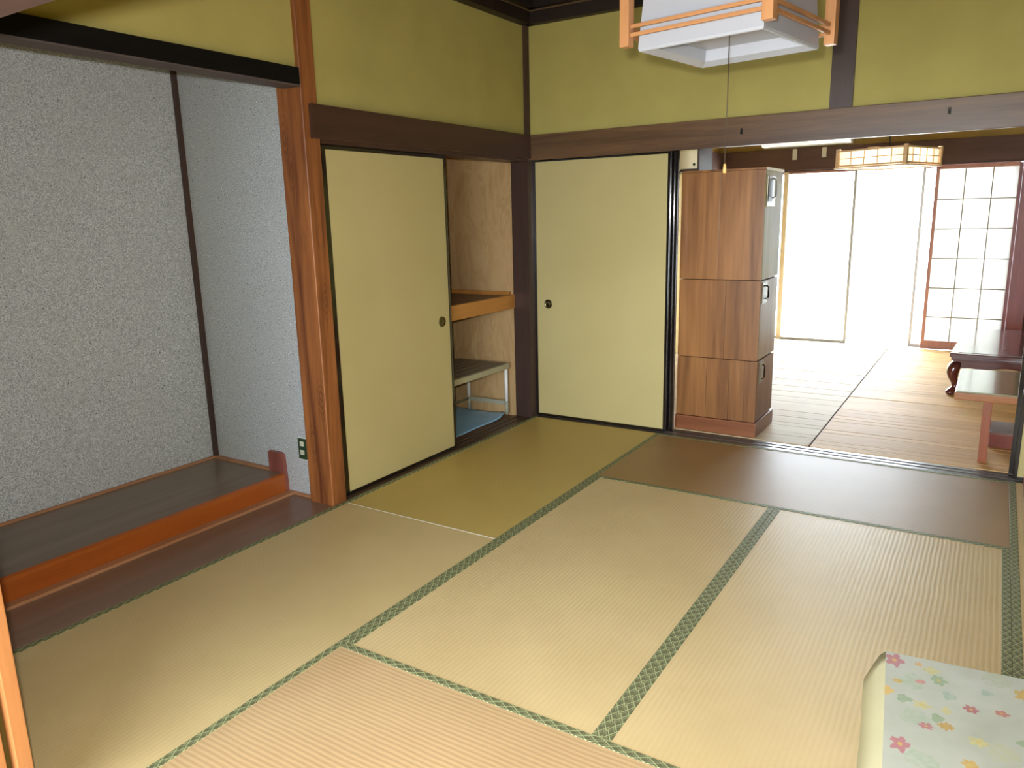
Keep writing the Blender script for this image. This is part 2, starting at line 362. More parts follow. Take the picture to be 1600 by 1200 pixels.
# ------------------------------------------------------------------ mesh helpers
OFF = {}
class MB:
    def __init__(s): s.b = bmesh.new(); s.mats = []; s.cur = 0
    def box(s, x0, x1, y0, y1, z0, z1, bev=0):
        t = bmesh.new()
        bmesh.ops.create_cube(t, size=1)
        for v in t.verts:
            v.co = Vector(((x0+x1)/2+v.co.x*(x1-x0), (y0+y1)/2+v.co.y*(y1-y0), (z0+z1)/2+v.co.z*(z1-z0)))
        if bev: bmesh.ops.bevel(t, geom=t.edges[:], offset=bev, segments=2, affect='EDGES', profile=.6)
        return s._join(t)
    def _join(s, t):
        for f in t.faces: f.material_index = s.cur
        me = bpy.data.meshes.new('t'); t.to_mesh(me); t.free(); s.b.from_mesh(me); bpy.data.meshes.remove(me)
        return s
    def prism(s, pts, axis, a, b, bev=0):
        """extrude a 2-D outline along an axis"""
        t = bmesh.new()
        def P(p, c):
            return {'x': (c, p[0], p[1]), 'y': (p[0], c, p[1]), 'z': (p[0], p[1], c)}[axis]
        v0 = [t.verts.new(P(p, a)) for p in pts]; v1 = [t.verts.new(P(p, b)) for p in pts]
        t.faces.new(v0); t.faces.new(v1[::-1]); k = len(pts)
        for i in range(k): t.faces.new((v0[i], v1[i], v1[(i+1) % k], v0[(i+1) % k]))
        bmesh.ops.recalc_face_normals(t, faces=t.faces[:])
        if bev: bmesh.ops.bevel(t, geom=t.edges[:], offset=bev, segments=2, affect='EDGES')
        return s._join(t)
    def tube(s, pts, r, n=8, caps=True, flat=False):
        t = bmesh.new(); rings = []; pts = [Vector(p) for p in pts]
        rs = r if isinstance(r, (list, tuple)) else [r]*len(pts)
        for i, p in enumerate(pts):
            d = (pts[min(i+1, len(pts)-1)]-pts[max(i-1, 0)]).normalized()
            if flat: u, w = Vector((1, 0, 0)), Vector((0, 1, 0))
            else: u = d.cross(Vector((0, 0, 1)) if abs(d.z) < .6 else Vector((1, 0, 0))).normalized(); w = d.cross(u)
            rings.append([t.verts.new(p+(u*math.cos(2*math.pi*k/n)+w*math.sin(2*math.pi*k/n))*rs[i]) for k in range(n)])
        for a, b in zip(rings, rings[1:]):
            for k in range(n): t.faces.new((a[k], a[(k+1) % n], b[(k+1) % n], b[k]))
        if caps: t.faces.new(rings[0]); t.faces.new(rings[-1][::-1])
        bmesh.ops.recalc_face_normals(t, faces=t.faces[:])
        for f in t.faces: f.smooth = True
        return s._join(t)
    def lathe(s, prof, c, axis='z', n=24):
        t = bmesh.new(); rings = []
        for r, h in prof:
            ring = []
            for k in range(n):
                a = 2*math.pi*k/n; p = (r*math.cos(a), r*math.sin(a), h)
                p = {'z': p, 'x': (p[2], p[0], p[1]), 'y': (p[0], p[2], p[1])}[axis]
                ring.append(t.verts.new(Vector(c)+Vector(p)))
            rings.append(ring)
        for a, b in zip(rings, rings[1:]):
            for k in range(n): t.faces.new((a[k], a[(k+1) % n], b[(k+1) % n], b[k]))
        t.faces.new(rings[0]); t.faces.new(rings[-1][::-1])
        bmesh.ops.recalc_face_normals(t, faces=t.faces[:])
        for f in t.faces: f.smooth = True
        return s._join(t)
    def build(s, name, mat, parent=None, base=None, local=False):
        """one mesh object; coordinates given in the room are moved into the thing's own frame"""
        off = Vector((0, 0, 0))
        if parent is not None: off = OFF.get(parent.name, Vector((0, 0, 0)))
        elif base is not None: off = Vector(base)
        if not local: bmesh.ops.translate(s.b, verts=s.b.verts[:], vec=-off)
        me = bpy.data.meshes.new(name); s.b.to_mesh(me); s.b.free()
        for m in (mat if isinstance(mat, (list, tuple)) else [mat]): me.materials.append(m)
        o = bpy.data.objects.new(name, me); COL.objects.link(o)
        if parent is not None: o.parent = parent; OFF[o.name] = off
        elif base is not None: o.location = base; OFF[o.name] = off
        return o

def B(*a, **k): return MB().box(*a, **k)
def tag(o, label=None, cat=None, group=None, kind=None):
    if label: o['label'] = label
    if cat: o['category'] = cat
    if group: o['group'] = group
    if kind: o['kind'] = kind
    return o
def thing(name, label, cat, loc, rz=0, group=None, kind=None):
    o = bpy.data.objects.new(name, None); COL.objects.link(o); o.location = loc; o.rotation_euler = (0, 0, rz)
    o.empty_display_size = .1
    OFF[o.name] = Vector(loc)
    return tag(o, label, cat, group, kind)
def struct(name, mb, mat, label, cat):
    return tag(mb.build(name, mat), label, cat, kind='structure')

# ------------------------------------------------------------------ setting: near room shell
w = .95
m = MB()
m.box(-.12, -.02, -1.90, -.03, 1.80, 2.78); m.box(-.12, -.028, -3.9, -1.96, 2.0, 2.78)
struct('wall_left', m, M['plaster'], 'olive plaster wall above the closet and the grey alcove', 'wall')
struct('wall_far', B(-.12, 3.95, .012, .12, 1.80, 2.78), M['plaster'], 'olive plaster wall above the opening to the bright room', 'wall')
struct('wall_right', B(3.8, 3.95, -6.6, 4.2, -.1, 2.78), M['plaster'], 'plaster wall on the right-hand side', 'wall')
m = MB(); m.box(-.12, 3.95, -3.92, -3.8, 1.775, 2.78)
struct('wall_near', m, M['plaster'], 'plaster wall above the doorway nearest the camera', 'wall')
cl = struct('ceiling', B(-1.1, 3.95, -6.6, .14, 2.78, 2.84), M['ceil'], 'brown board ceiling with dark moulding', 'ceiling')
for i in range(9):
    B(.05+i*.415, .05+i*.415+.41, -3.8, 0, 2.745, 2.765).build('plank', M['ceil'], cl)
struct('floor', B(-1.1, 3.95, -6.6, 4.2, -.12, -.055), M['brown'], 'wooden subfloor under the mats', 'floor')
# unseen room behind the camera, opened wide and kept pale to add light
struct('wall_rear', B(-.12, .2, -6.6, -6.5, 0, 2.78).box(3.6, 3.95, -6.6, -6.5, 0, 2.78).box(.2, 3.6, -6.6, -6.5, 2.4, 2.78), M['plaster'], 'plaster wall round the unseen opening added for light behind the camera', 'wall')
struct('wall_rear_side', B(-.12, 0, -6.6, -3.92, -.1, 2.78), M['cream'], 'plaster side wall behind the camera', 'wall')
struct('floor_rear', B(0, 3.8, -6.6, -3.92, -.055, -.002), M['tat_y'], 'mat floor behind the camera', 'floor')

# frames, rails and mouldings
struct('trim_1', B(-.001, .022, -1.935, .0, 1.765, 1.915, bev=.003), M['brown_y'], 'dark brown rail above the closet doors', 'rail')
struct('trim_2', B(.0, 3.8, -.022, .011, 1.757, 1.915, bev=.003), M['beam'], 'wide brown rail across the far wall', 'rail')
struct('trim_3', B(-.14, -.001, -1.868, -.036, 1.748, 1.80), M['brown_y'], 'grooved lintel over the closet doors', 'lintel')
struct('trim_4', B(.0, 3.8, .012, .14, 1.770, 1.80), M['brown'], 'grooved lintel over the doors of the far wall', 'lintel')
struct('trim_5', B(-.13, .0, -.035, .0115, -.05, 2.70).box(-.1305, 0, .0115, .145, -.05, 1.79), M['brown_z'], 'dark brown corner post between closet and far wall', 'post')
struct('trim_6', B(1.857, 1.97, -.010, .011, 1.915, 2.62), M['brown_z'], 'dark brown short post above the middle of the far rail', 'post')
m = MB().box(-.02, .045, -3.8, -.0, 2.584, 2.655).box(-.02, 3.8, -.045, .012, 2.584, 2.655).box(3.74, 3.8, -3.8, 0, 2.584, 2.655).box(0, 3.8, -3.8, -3.74, 2.584, 2.655)
c1 = struct('trim_7', m, M['mould'], 'near-black moulding under the ceiling', 'moulding')
MB().box(.0, .052, -3.8, -.0, 2.655, 2.663).box(0, 3.8, -.052, 0, 2.655, 2.663).build('edge_strip', M['mould_edge'], c1)
MB().box(.0, .10, -3.8, -.0, 2.663, 2.745).box(0, 3.8, -.10, 0, 2.663, 2.745).build('upper_step', M['mould'], c1)
# near doorway
struct('trim_8', B(.0, 3.8, -3.92, -3.80, 1.737, 1.775), M['brown'], 'lintel of the doorway nearest the camera', 'lintel')
struct('trim_9', B(0, 3.8, -3.92, -3.802, -.05, 0), M['sill'], 'sill of the doorway nearest the camera', 'sill')
# alcove post
m = MB().prism([(-.165, -1.87), (-.165, -1.966), (-.163, -1.968), (-.008, -1.968), (-.005, -1.965), (-.004, -1.877), (-.012, -1.868), (-.15, -1.868)], 'z', -.03, 2.70)
struct('pillar', m, M['toko_post'], 'reddish cedar alcove post with knots and a pale streak', 'post')

# sills with grooves
def sill(name, axis, a0, a1, b0, b1, mat, label):
    """strips with two grooves between them"""
    s = MB(); w_ = (b1-b0)
    g = [0, .22, .40, .56, .74, 1.0]
    s_ = [(0, .22, 0), (.22, .38, -.004), (.38, .58, 0), (.58, .74, -.004), (.74, 1, 0)]
    for p, q, z in s_:
        lo, hi = b0+w_*p, b0+w_*q
        if axis == 'x': s.box(a0, a1, lo, hi, -.05, z)
        else: s.box(lo, hi, a0, a1, -.05, z)
    return struct(name, s, mat, label, 'sill')
sill('trim_10', 'x', 0, 3.8, .002, .145, M['sill'], 'worn grooved sill between tatami and the matting of the far room')
sill('trim_11', 'y', -1.868, -.036, -.14, -.002, M['sill_y'], 'worn grooved sill in front of the closet')

# ------------------------------------------------------------------ tatami
def tatami(x0, x1, y0, y1, along, mat, label, bw=.029):
    g = .0003
    o = B(x0+g, x1-g, y0+g, y1-g, -.055, 0, bev=.0015).build('tatami_mat', mat, base=((x0+x1)/2, (y0+y1)/2, 0))
    tag(o, label, 'tatami mat', 'tatami mats of the near room')
    for side in (0, 1):
        b = bmesh.new(); uvl = b.loops.layers.uv.new('UVMap')
        if along == 'x':
            a0, a1 = x0+g, x1-g; c0 = y0+g if side == 0 else y1-g-bw; L = x1-x0
            P = lambda u, v, z: Vector((a0+u, c0+v, z))
        else:
            a0, a1 = y0+g, y1-g; c0 = x0+g if side == 0 else x1-g-bw; L = y1-y0
            P = lambda u, v, z: Vector((c0+v, a0+u, z))
        L = a1-a0; prof = [(0, .0002), (.0012, .0016), (bw-.0012, .0016), (bw, .0002)]
        rows = []
        for u in (0, L): rows.append([b.verts.new(P(u, v, z)) for v, z in prof])
        us = (0, L)
        for i in range(3):
            f = b.faces.new((rows[0][i], rows[1][i], rows[1][i+1], rows[0][i+1]))
            for l, (uu, vv) in zip(f.loops, ((0, prof[i][0]), (L, prof[i][0]), (L, prof[i+1][0]), (0, prof[i+1][0]))):
                l[uvl].uv = (uu, vv+side*.029)
        b.faces.new(rows[0]); b.faces.new(rows[1][::-1])
        bmesh.ops.recalc_face_normals(b, faces=b.faces[:])
        k = MB(); k.b.free(); k.b = b
        k.build('cloth_border', M['border'], o)
    return o
tatami(0, w, -2*w, 0, 'y', M['tat_a'], 'olive-tinged tatami mat in the corner in front of the closet')
ta = bpy.data.objects['tatami_mat']
B(.03, w-.03, -2*w+.0012, -2*w+.006, -.01, .0012, bev=.0005).build('straw_edge', M['tag'], ta)
tatami(0, w, -4*w, -2*w, 'y', M['tat_b'], 'worn pale tatami mat alongside the alcove')
tatami(w, 3*w, -w, 0, 'x', M['tat_c'], 'brownish tatami mat along the far sill, shining from the windows')
tatami(w, 2*w, -3*w, -w, 'y', M['tat_y'], 'tatami mat in the middle, beside the one running along the alcove')
tatami(2*w, 3*w, -3*w, -w, 'y', M['tat_y'], 'ribbed tatami mat with the floral table at its near right corner')
tatami(w, 3*w, -4*w, -3*w, 'x', M['tat_x'], 'tatami mat nearest the camera, with ribs running crosswise')
tatami(3*w, 4*w, -2*w, 0, 'y', M['tat_y'], 'tatami mat at the right edge beside the low reddish stand')
tatami(3*w, 4*w, -4*w, -2*w, 'y', M['tat_y'], 'tatami mat under the right side of the floral table')

# ------------------------------------------------------------------ closet
struct('wall_closet_side', B(-.92, -.131, -.034, .01, -.05, 1.85), M['ply'], 'plywood side wall inside the closet', 'wall')
struct('wall_closet_back', B(-.95, -.92, -1.86, .01, -.05, 1.85), M['ply'], 'plywood back wall inside the closet', 'wall')
struct('wall_closet_end', B(-.92, -.165, -1.885, -1.86, -.05, 1.85), M['ply'], 'plywood end wall inside the closet', 'wall')
struct('ceiling_closet', B(-.95, -.12, -1.885, .01, 1.85, 1.88), M['ply'], 'closet ceiling board', 'ceiling')
struct('floor_closet', B(-.92, -.142, -1.86, -.035, -.05, -.004), M['shelf_top'], 'closet floor boards', 'floor')
sh = thing('closet_shelf', 'built-in closet shelf with an orange front rail', 'shelf', (-.5, -.95, .78))
B(-.15, -.118, -1.858, -.036, .775, .868, bev=.002).build('front_rail', M['shelf_rail'], sh)
B(-.918, -.15, -1.858, -.036, .845, .862).build('shelf_board', M['shelf_top'], sh)
B(-.918, -.15, -.058, -.036, .862, .888).build('wall_batten', M['shelf_rail'], sh)
for y in (-.30, -1.2): B(-.918, -.15, y, y+.04, .80, .8445).build('support_bar', M['shelf_top'], sh)

rk = thing('slatted_rack', 'low grey slatted rack on white legs inside the closet', 'rack', (-.36, -.65, 0))
X0, X1, Y0, Y1, ZT = -.60, -.150, -1.25, -.075, .385
for i in range(6):
    a = X0+.012+i*(X1-X0-.03)/6
    B(a, a+.062, Y0+.01, Y1-.01, ZT-.008, ZT+.004, bev=.002).build('slat', M['rack_slat'], rk)
m = MB().box(X1-.014, X1, Y0, Y1, ZT-.034, ZT+.004, bev=.002).box(X0, X0+.014, Y0, Y1, ZT-.034, ZT+.004, bev=.002)
m.box(X0+.014, X1-.014, Y1-.014, Y1, ZT-.034, ZT+.004).box(X0+.014, X1-.014, Y0, Y0+.014, ZT-.034, ZT+.004)
m.build('rim', M['rack_rim'], rk)
for (lx, ly) in ((X1-.02, Y1-.02), (-.50, Y1-.02), (X1-.02, Y0+.03), (-.50, Y0+.03)):
    lg = MB().tube([(lx, ly, .11), (lx, ly, ZT-.03)], .0125, 12).build('leg', M['leg_white'], rk)
    MB().tube([(lx, ly, .0185), (lx, ly, .115)], .0145, 12).build('sleeve', M['leg_grey'], lg)
B(-.50, X1-.02, Y1-.026, Y1-.016, .085, .115).build('stretcher', M['leg_grey'], rk)
MB().tube([(-.50, Y0+.03, .1), (-.50, Y1-.02, .1)], .008, 8).build('stretcher', M['leg_grey'], rk)
# crumpled blue sheet
b = bmesh.new(); nx, ny = 26, 44; gr = []
for i in range(nx+1):
    row = []
    for j in range(ny+1):
        u, v = i/nx, j/ny
        x = -.88+u*.715; y = -1.5+v*1.455
        if v > .9: x -= (v-.9)*(u**3)*.5
        z = .002+.006*(math.sin(9*u+5*v)+1)*(.4+.6*u)*.5+.004*(math.sin(23*v+4*u*u)+1)*.5
        if u > .9: z += (u-.9)*.02*(1+math.sin(14*v))
        row.append(b.verts.new((x, y, z)))
    gr.append(row)
for i in range(nx):
    for j in range(ny):
        f = b.faces.new((gr[i][j], gr[i+1][j], gr[i+1][j+1], gr[i][j+1])); f.smooth = True
k = MB(); k.b.free(); k.b = b
o = k.build('blue_sheet', M['blue'], base=(-.5, -.8, 0)); tag(o, 'crumpled blue vinyl sheet spread on the closet floor', 'sheet')
sm = o.modifiers.new('thickness', 'SOLIDIFY'); sm.thickness = .0015; sm.offset = 1

# ------------------------------------------------------------------ sliding doors
def fusuma(name, axis, pos, a0, a1, z0, z1, label, pull=None, face=1, st=.018, sl=None, paper=None, th=.022):
    """pos = front face; the leaf lies behind it. axis 'x': leaf spans x and faces -y; 'y': spans y and faces +x"""
    base = ((a0+a1)/2, pos+th/2, z0) if axis == 'x' else (pos-th/2, (a0+a1)/2, z0)
    d = thing(name, label, 'sliding door', base, kind='structure')
    def bx(p, q, c, e, out=0, inn=0, bev=.0015):
        if axis == 'x': return B(p, q, pos-out, pos+th-inn, c, e, bev=bev)
        return B(pos-th+inn, pos+out, p, q, c, e, bev=bev)
    bx(a0+st*.8, a1-st*.8, z0+st*.8, z1-st*.8, out=-.003, inn=.003, bev=0).build('paper_panel', paper or M['fusuma'], d)
    for p, q in ((a0, a0+(sl or st)), (a1-st, a1)): bx(p, q, z0, z1).build('stile', M['black'], d)
    for c, e in ((z0, z0+st), (z1-st, z1)): bx(a0+(sl or st), a1-st, c, e).build('rail', M['black'], d)
    if pull:
        pa, pz = pull
        prof = [(.031, 0), (.031, .003), (.029, .0045), (.0265, .004), (.024, .0015), (.021, .0008), (.009, .0008), (.007, .002), (.001, .0025)]
        if axis == 'x': prof = [(r, -h) for r, h in prof]; c = (pa, pos+.003, pz)
        else: c = (pos-.003, pa, pz)
        MB().lathe(prof, c, 'y' if axis == 'x' else 'x', 28).build('finger_pull', M['pull'], d)
    return d
fusuma('door_1', 'y', -.035, -1.850, -.885, .004, 1.745, 'cream sliding closet door with black frame and round pull, left of the closet opening', pull=(-.975, .802), sl=.034)
fusuma('door_2', 'y', -.075, -1.866, -.905, .004, 1.745, 'second closet door stacked behind the cream closet door', st=.06)
fusuma('door_3', 'x', .035, .0, .968, .004, 1.764, 'cream sliding door with round pull between the corner post and the wooden cabinet', pull=(.105, .803))
fusuma('door_4', 'x', .078, .03, 1.002, .004, 1.764, 'black-edged door leaf stacked behind the cream door of the far wall', st=.045)
fusuma('door_5', 'x', .035, 2.866, 3.79, .004, 1.764, 'cream sliding door at the right edge of the far opening')
fusuma('door_6', 'x', .078, 2.846, 3.77, .004, 1.764, 'black-edged door leaf stacked behind the right-hand cream door', st=.045)
# pale doors of the doorway the picture is taken through
def near_door(name, y, x0, x1, label):
    d = thing(name, label, 'sliding door', ((x0+x1)/2, y, 0), kind='structure')
    B(x0, x0+.035, y-.016, y+.016, .002, 1.745, bev=.002).build('stile', M['light_orange'], d)
    B(x1-.035, x1, y-.016, y+.016, .002, 1.745, bev=.002).build('stile', M['light_orange'], d)
    B(x0+.035, x1-.035, y-.016, y+.016, .002, .09, bev=.002).build('rail', M['light_orange'], d)
    B(x0+.035, x1-.035, y-.016, y+.016, 1.70, 1.745, bev=.002).build('rail', M['light_orange'], d)
    B(x0+.03, x1-.03, y-.008, y+.008, .085, 1.705).build('paper_panel', M['near_panel'], d)
near_door('door_7', -3.825, -.03, .90, 'pale orange wooden sliding door edge at the lower left edge')
near_door('door_8', -3.872, -.05, .885, 'second pale orange door stacked in front of the lower left one')
near_door('door_9', -3.825, 2.752, 3.75, 'pale orange wooden door edge at the lower right edge')

# ------------------------------------------------------------------ alcove
struct('wall_alcove_back', B(-1.05, -.95, -3.92, -1.885, -.05, 2.45), M['toko_wall'], 'grey sand-plaster back wall of the alcove', 'wall')
struct('wall_alcove_side', B(-.95, -.165, -1.93, -1.886, -.05, 2.45), M['toko_wall'], 'grey sand-plaster side wall of the alcove beside the post', 'wall')
struct('wall_alcove_end', B(-.95, 0, -3.92, -3.80, -.05, 2.45), M['toko_wall'], 'grey sand-plaster end wall of the alcove', 'wall')
struct('ceiling_alcove', B(-1.05, -.12, -3.92, -1.885, 2.45, 2.48), M['ceil'], 'board ceiling inside the alcove', 'ceiling')
struct('trim_12', B(-.95, -.928, -1.953, -1.9305, .10, 2.45), M['brown_z'], 'thin dark batten in the corner of the alcove', 'batten')
lt = struct('lintel', B(-.105, .0, -3.9, -1.972, 1.990, 2.062, bev=.002), M['black_beam'], 'black lintel over the alcove opening', 'lintel')
B(-.103, -.002, -3.9, -1.972, 1.983, 1.990).build('underside_board', M['black_under'], lt)
pf = thing('alcove_platform', 'raised dark alcove platform with orange front rail', 'platform', (-.65, -2.87, 0))
B(-.949, -.385, -3.799, -1.9535, .06, .106).build('top_board', M['toko_top'], pf)
m = MB().prism([(-.385, 0), (-.360, 0), (-.360, .088), (-.365, .101), (-.376, .1075), (-.385, .1075)], 'y', -3.799, -1.9535)
m.build('front_rail', M['toko_front'], pf)
B(-.949, -.935, -3.799, -1.9535, .106, .118).build('edge_strip', M['toko_strip'], pf)
B(-.935, -.483, -1.9535, -1.9305, .0601, .118).build('edge_strip', M['toko_strip'], pf)
struct('floor_alcove', B(-.385, -.036, -3.8, -1.9305, -.05, -.001), M['toko_low'], 'maroon floor board in front of the alcove platform', 'floor')
struct('trim_13', B(-.035, -.002, -3.8, -1.975, -.05, .0008, bev=.001), M['toko_low'], 'narrow wooden edging between alcove board and tatami', 'edging')
struct('trim_14', B(-.359, -.314, -3.799, -1.9435, -.001, .012, bev=.001).box(-.359, -.165, -1.9435, -1.931, -.001, .014), M['toko_strip'], 'light brown bead along the foot of the orange rail', 'bead')
bl = MB().prism([(-.482, .106), (-.482, .212), (-.478, .2165), (-.392, .2165), (-.378, .210), (-.371, .195), (-.3605, .001), (-.384, .001), (-.386, .106)], 'y', -1.952, -1.9305)
o = bl.build('wooden_end_board', M['red_block'], base=(-.42, -1.94, 0)); tag(o, 'small upright reddish board at the end of the alcove platform', 'board')
ot = thing('wall_outlet', 'dark green wall outlet with two ivory sockets beside the cedar post', 'outlet', (-.222, -1.9305, .2))
B(-.260, -.184, -1.934, -1.9303, .198, .318, bev=.001).build('backplate', M['white'], ot)
B(-.259, -.201, -1.9375, -1.934, .203, .314, bev=.001).build('cover', M['green_plate'], ot)
for z in (.228, .274):
    s_ = B(-.243, -.217, -1.9405, -1.9375, z, z+.024, bev=.0008).build('socket', M['socket'], ot)
    B(-.236, -.234, -1.9412, -1.9405, z+.007, z+.017).box(-.226, -.224, -1.9412, -1.9405, z+.007, z+.017).build('slots', M['slot'], s_)

# small iron hooks on the far rail
def hook(x, z, label):
    h = MB().box(x-.007, x+.007, -.027, -.0225, z-.016, z+.016, bev=.001).tube([(x, -.026, z-.006), (x, -.04, z-.012), (x, -.042, z+.002)], .0022, 6)
    o = h.build('nail_hook', M['dark_metal'], base=(x, -.024, z)); tag(o, label, 'hook', 'hooks on the far rail')
hook(1.404, 1.835, 'small iron hook on the brown rail left of the short post')
hook(2.42, 1.855, 'small iron hook on the brown rail right of the short post')

# ------------------------------------------------------------------ hanging lamp of the near room
def lampA():
    cx, cy = 1.917, -1.982
    L = thing('pendant_lamp', 'square white pendant lamp with light wood frame and pull cord', 'lamp', (cx, cy, 1.9), math.radians(-9.5))
    h = .2285; z0 = 0.0
    def bl(x0, x1, y0, y1, za, zb, name, mat, par=L, bev=.0015):
        return MB().box(x0, x1, y0, y1, za, zb, bev=bev).build(name, mat, par, local=True)
    p = .0165
    for sx in (-1, 1):
        for sy in (-1, 1):
            bl(sx*h-p, sx*h+p, sy*h-p, sy*h+p, 0, .245, 'corner_post', M['lamp_wood'], bev=.003)
    for sy in (-1, 1):
        for za in (.028, .052):
            bl(-h+p, h-p, sy*h-.005, sy*h+.005, za, za+.011, 'rail', M['lamp_wood_x'])
            bl(sy*h-.005, sy*h+.005, -h+p, h-p, za, za+.011, 'rail', M['lamp_wood_x'])
    # top frame: crossing bars that stick out past the posts
    for s_ in (-1, 1):
        bl(-h-.05, h+.05, s_*h-.011, s_*h+.011, .17, .186, 'top_bar', M['lamp_wood_x'])
        bl(s_*h-.011, s_*h+.011, -h-.05, h+.05, .1862, .202, 'top_bar', M['lamp_wood_x'])
    # shade with a bevelled, recessed underside
    b = bmesh.new()
    def ring(r, z): return [b.verts.new((x*r, y*r, z)) for x, y in ((-1, -1), (1, -1), (1, 1), (-1, 1))]
    rs = [ring(.19, .168), ring(.203, -.004), ring(.2005, -.011), ring(.197, -.013), ring(.172, .001), ring(.168, .036)]
    for a, c in zip(rs, rs[1:]):
        for k in range(4): b.faces.new((a[k], a[(k+1) % 4], c[(k+1) % 4], c[k]))
    b.faces.new(rs[0]); b.faces.new(rs[-1][::-1])
    bmesh.ops.recalc_face_normals(b, faces=b.faces[:])
    k = MB(); k.b.free(); k.b = b
    k.build('shade', M['white_plastic'], L, local=True)
    cd = MB().tube([(0, 0, .036), (.001, 0, -.15), (-.0005, 0, -.352)], .0016, 6).build('pull_cord', M['cord'], L, local=True)
    MB().lathe([(.001, -.352), (.004, -.354), (.0055, -.366), (.006, -.378), (.004, -.382), (.001, -.383)], (0, 0, 0), 'z', 12).build('cord_knob', M['knob'], cd, local=True)
    MB().tube([(0, 0, .166), (0, 0, .865)], .006, 8).build('suspension_rod', M['dark_metal'], L, local=True)
    MB().lathe([(.001, .846), (.05, .846), (.052, .80), (.03, .785), (.001, .785)], (0, 0, 0)).build('ceiling_cap', M['lamp_wood'], L, local=True)
lampA()

# ------------------------------------------------------------------ far room shell
m = MB()
m.box(-.12, 3.8, 4.07, 4.18, 2.02, 2.65)
struct('wall_window', m, M['plaster_tan'], 'tan plaster strip above the windows of the far room', 'wall')
m = MB().box(-.12, .02, 4.07, 4.18, -.05, 2.02).box(2.95, 3.8, 4.07, 4.18, -.05, 2.02).box(.02, 2.95, 4.07, 4.18, 1.785, 2.02)
m.box(0, 3.8, 4.045, 4.07, 1.80, 2.02, bev=.003).box(0, .025, .145, 4.045, 1.80, 2.02, bev=.003)
struct('trim_15', m, M['band'], 'dark brown wooden band and panels around the far windows', 'panelling')
struct('wall_far_room_side', B(-.12, 0, .12, 4.07, -.1, 2.65), M['plaster_tan'], 'side wall of the far room behind the cabinet', 'wall')
struct('ceiling_far_room', B(-.12, 3.95, .12, 4.2, 2.65, 2.78), M['ceil'], 'board ceiling of the far room', 'ceiling')
struct('trim_16', B(0, 3.8, .145, 4.07, -.055, -.006), M['brown'], 'floor boards under the matting', 'floor')
struct('trim_17', B(2.812, 2.95, 4.02, 4.18, -.006, 1.80, bev=.003), M['red_post'], 'reddish upright at the right side of the paper door', 'post')

def carpet(name, x0, x1, y0, y1, mat, label, seed, sm_, lg):
    rnd = random.Random(seed)
    o = B(x0, x1, y0, y1, -.0055, -.002).build(name, M['goza_edge'], base=((x0+x1)/2, (y0+y1)/2, 0))
    tag(o, label, 'matting', 'rush mattings of the far room')
    y = y0+.004
    while y < y1-.03:
        d = rnd.choice([rnd.uniform(sm_, sm_*1.6), rnd.uniform(lg*.7, lg)]); d = min(d, y1-.004-y)
        t = rnd.uniform(0, .0022); g = rnd.choice([.003, .005, .009])
        B(x0+.003, x1-.003, y, y+d-g, -.003, .002+t, bev=.001).build('strip', mat, o)
        y += d
carpet('rush_matting', .02, 1.835, .15, 4.0, M['goza_l'], 'pale creased rush matting on the cabinet side of the far room', 3, .06, .2)
carpet('rush_matting', 1.838, 3.78, .15, 4.02, M['goza_r'], 'honey-coloured rush matting under the low tables', 8, .07, .24)

# windows
def window(name, x0, x1, y, z1, sl, sr, mat_l, mat_r, label):
    d = thing(name, label, 'window', ((x0+x1)/2, y, 0), kind='structure')
    B(x0, x0+sl, y-.015, y+.015, 0, z1, bev=.002).build('stile', mat_l, d)
    B(x1-sr, x1, y-.015, y+.015, 0, z1, bev=.002).build('stile', mat_r, d)
    B(x0+sl, x1-sr, y-.015, y+.015, 0, .034, bev=.002).build('rail', M['alu'], d)
    B(x0+sl, x1-sr, y-.015, y+.015, z1-.02, z1, bev=.002).build('rail', M['shoji_wood'], d)
    B(x0+sl-.002, x1-sr+.002, y-.002, y+.002, .03, z1-.018).build('pane', M['glass'], d)
window('window_1', .692, 1.412, 4.10, 1.784, .05, .028, M['beige_frame'], M['alu'], 'left glass sliding door of the far room, blown out by daylight')
window('window_3', .025, .735, 4.14, 1.784, .028, .028, M['beige_frame'], M['beige_frame'], 'glass sliding door hidden behind the wooden cabinet')  # unseen leaf, added for more daylight and a wider sheen
window('window_2', 1.995, 2.79, 4.15, 1.784, .026, .026, M['alu'], M['alu'], 'glass sliding door behind the paper door')
dj = thing('door_10', 'paper sliding door with a wooden lattice at the right of the far window', 'sliding door', (2.46, 4.085, 0), kind='structure')
B(2.112, 2.142, 4.072, 4.10, .002, 1.778, bev=.002).build('stile', M['shoji_wood'], dj)
B(2.782, 2.811, 4.072, 4.10, .002, 1.778, bev=.002).build('stile', M['red_post'], dj)
B(2.142, 2.782, 4.072, 4.10, .002, .085, bev=.002).build('rail', M['shoji_wood'], dj)
B(2.142, 2.782, 4.072, 4.10, 1.745, 1.778, bev=.002).build('rail', M['shoji_wood'], dj)
B(2.138, 2.786, 4.088, 4.0888, .08, 1.75).build('paper', M['paper'], dj)
for x in (2.359, 2.583): B(x-.005, x+.005, 4.077, 4.088, .085, 1.745).build('lattice_bar', M['kumiko'], dj)
for z in (1.461, 1.182, .899, .611, .324): B(2.142, 2.782, 4.075, 4.086, z-.005, z+.005).build('lattice_bar', M['kumiko'], dj)
# outside
struct('ground', B(-6, 9, 4.2, 22, -.40, -.30), M['concrete'], 'pale sunlit ground outside', 'ground')
struct('trim_18', B(.2, 3.4, 4.18, 5.0, -.10, -.02), M['concrete'], 'pale ledge outside the far windows', 'ledge')
struct('ground_rear', B(-4, 8, -16, -6.6, -.40, -.30), M['concrete'], 'pale ground behind the house', 'ground')

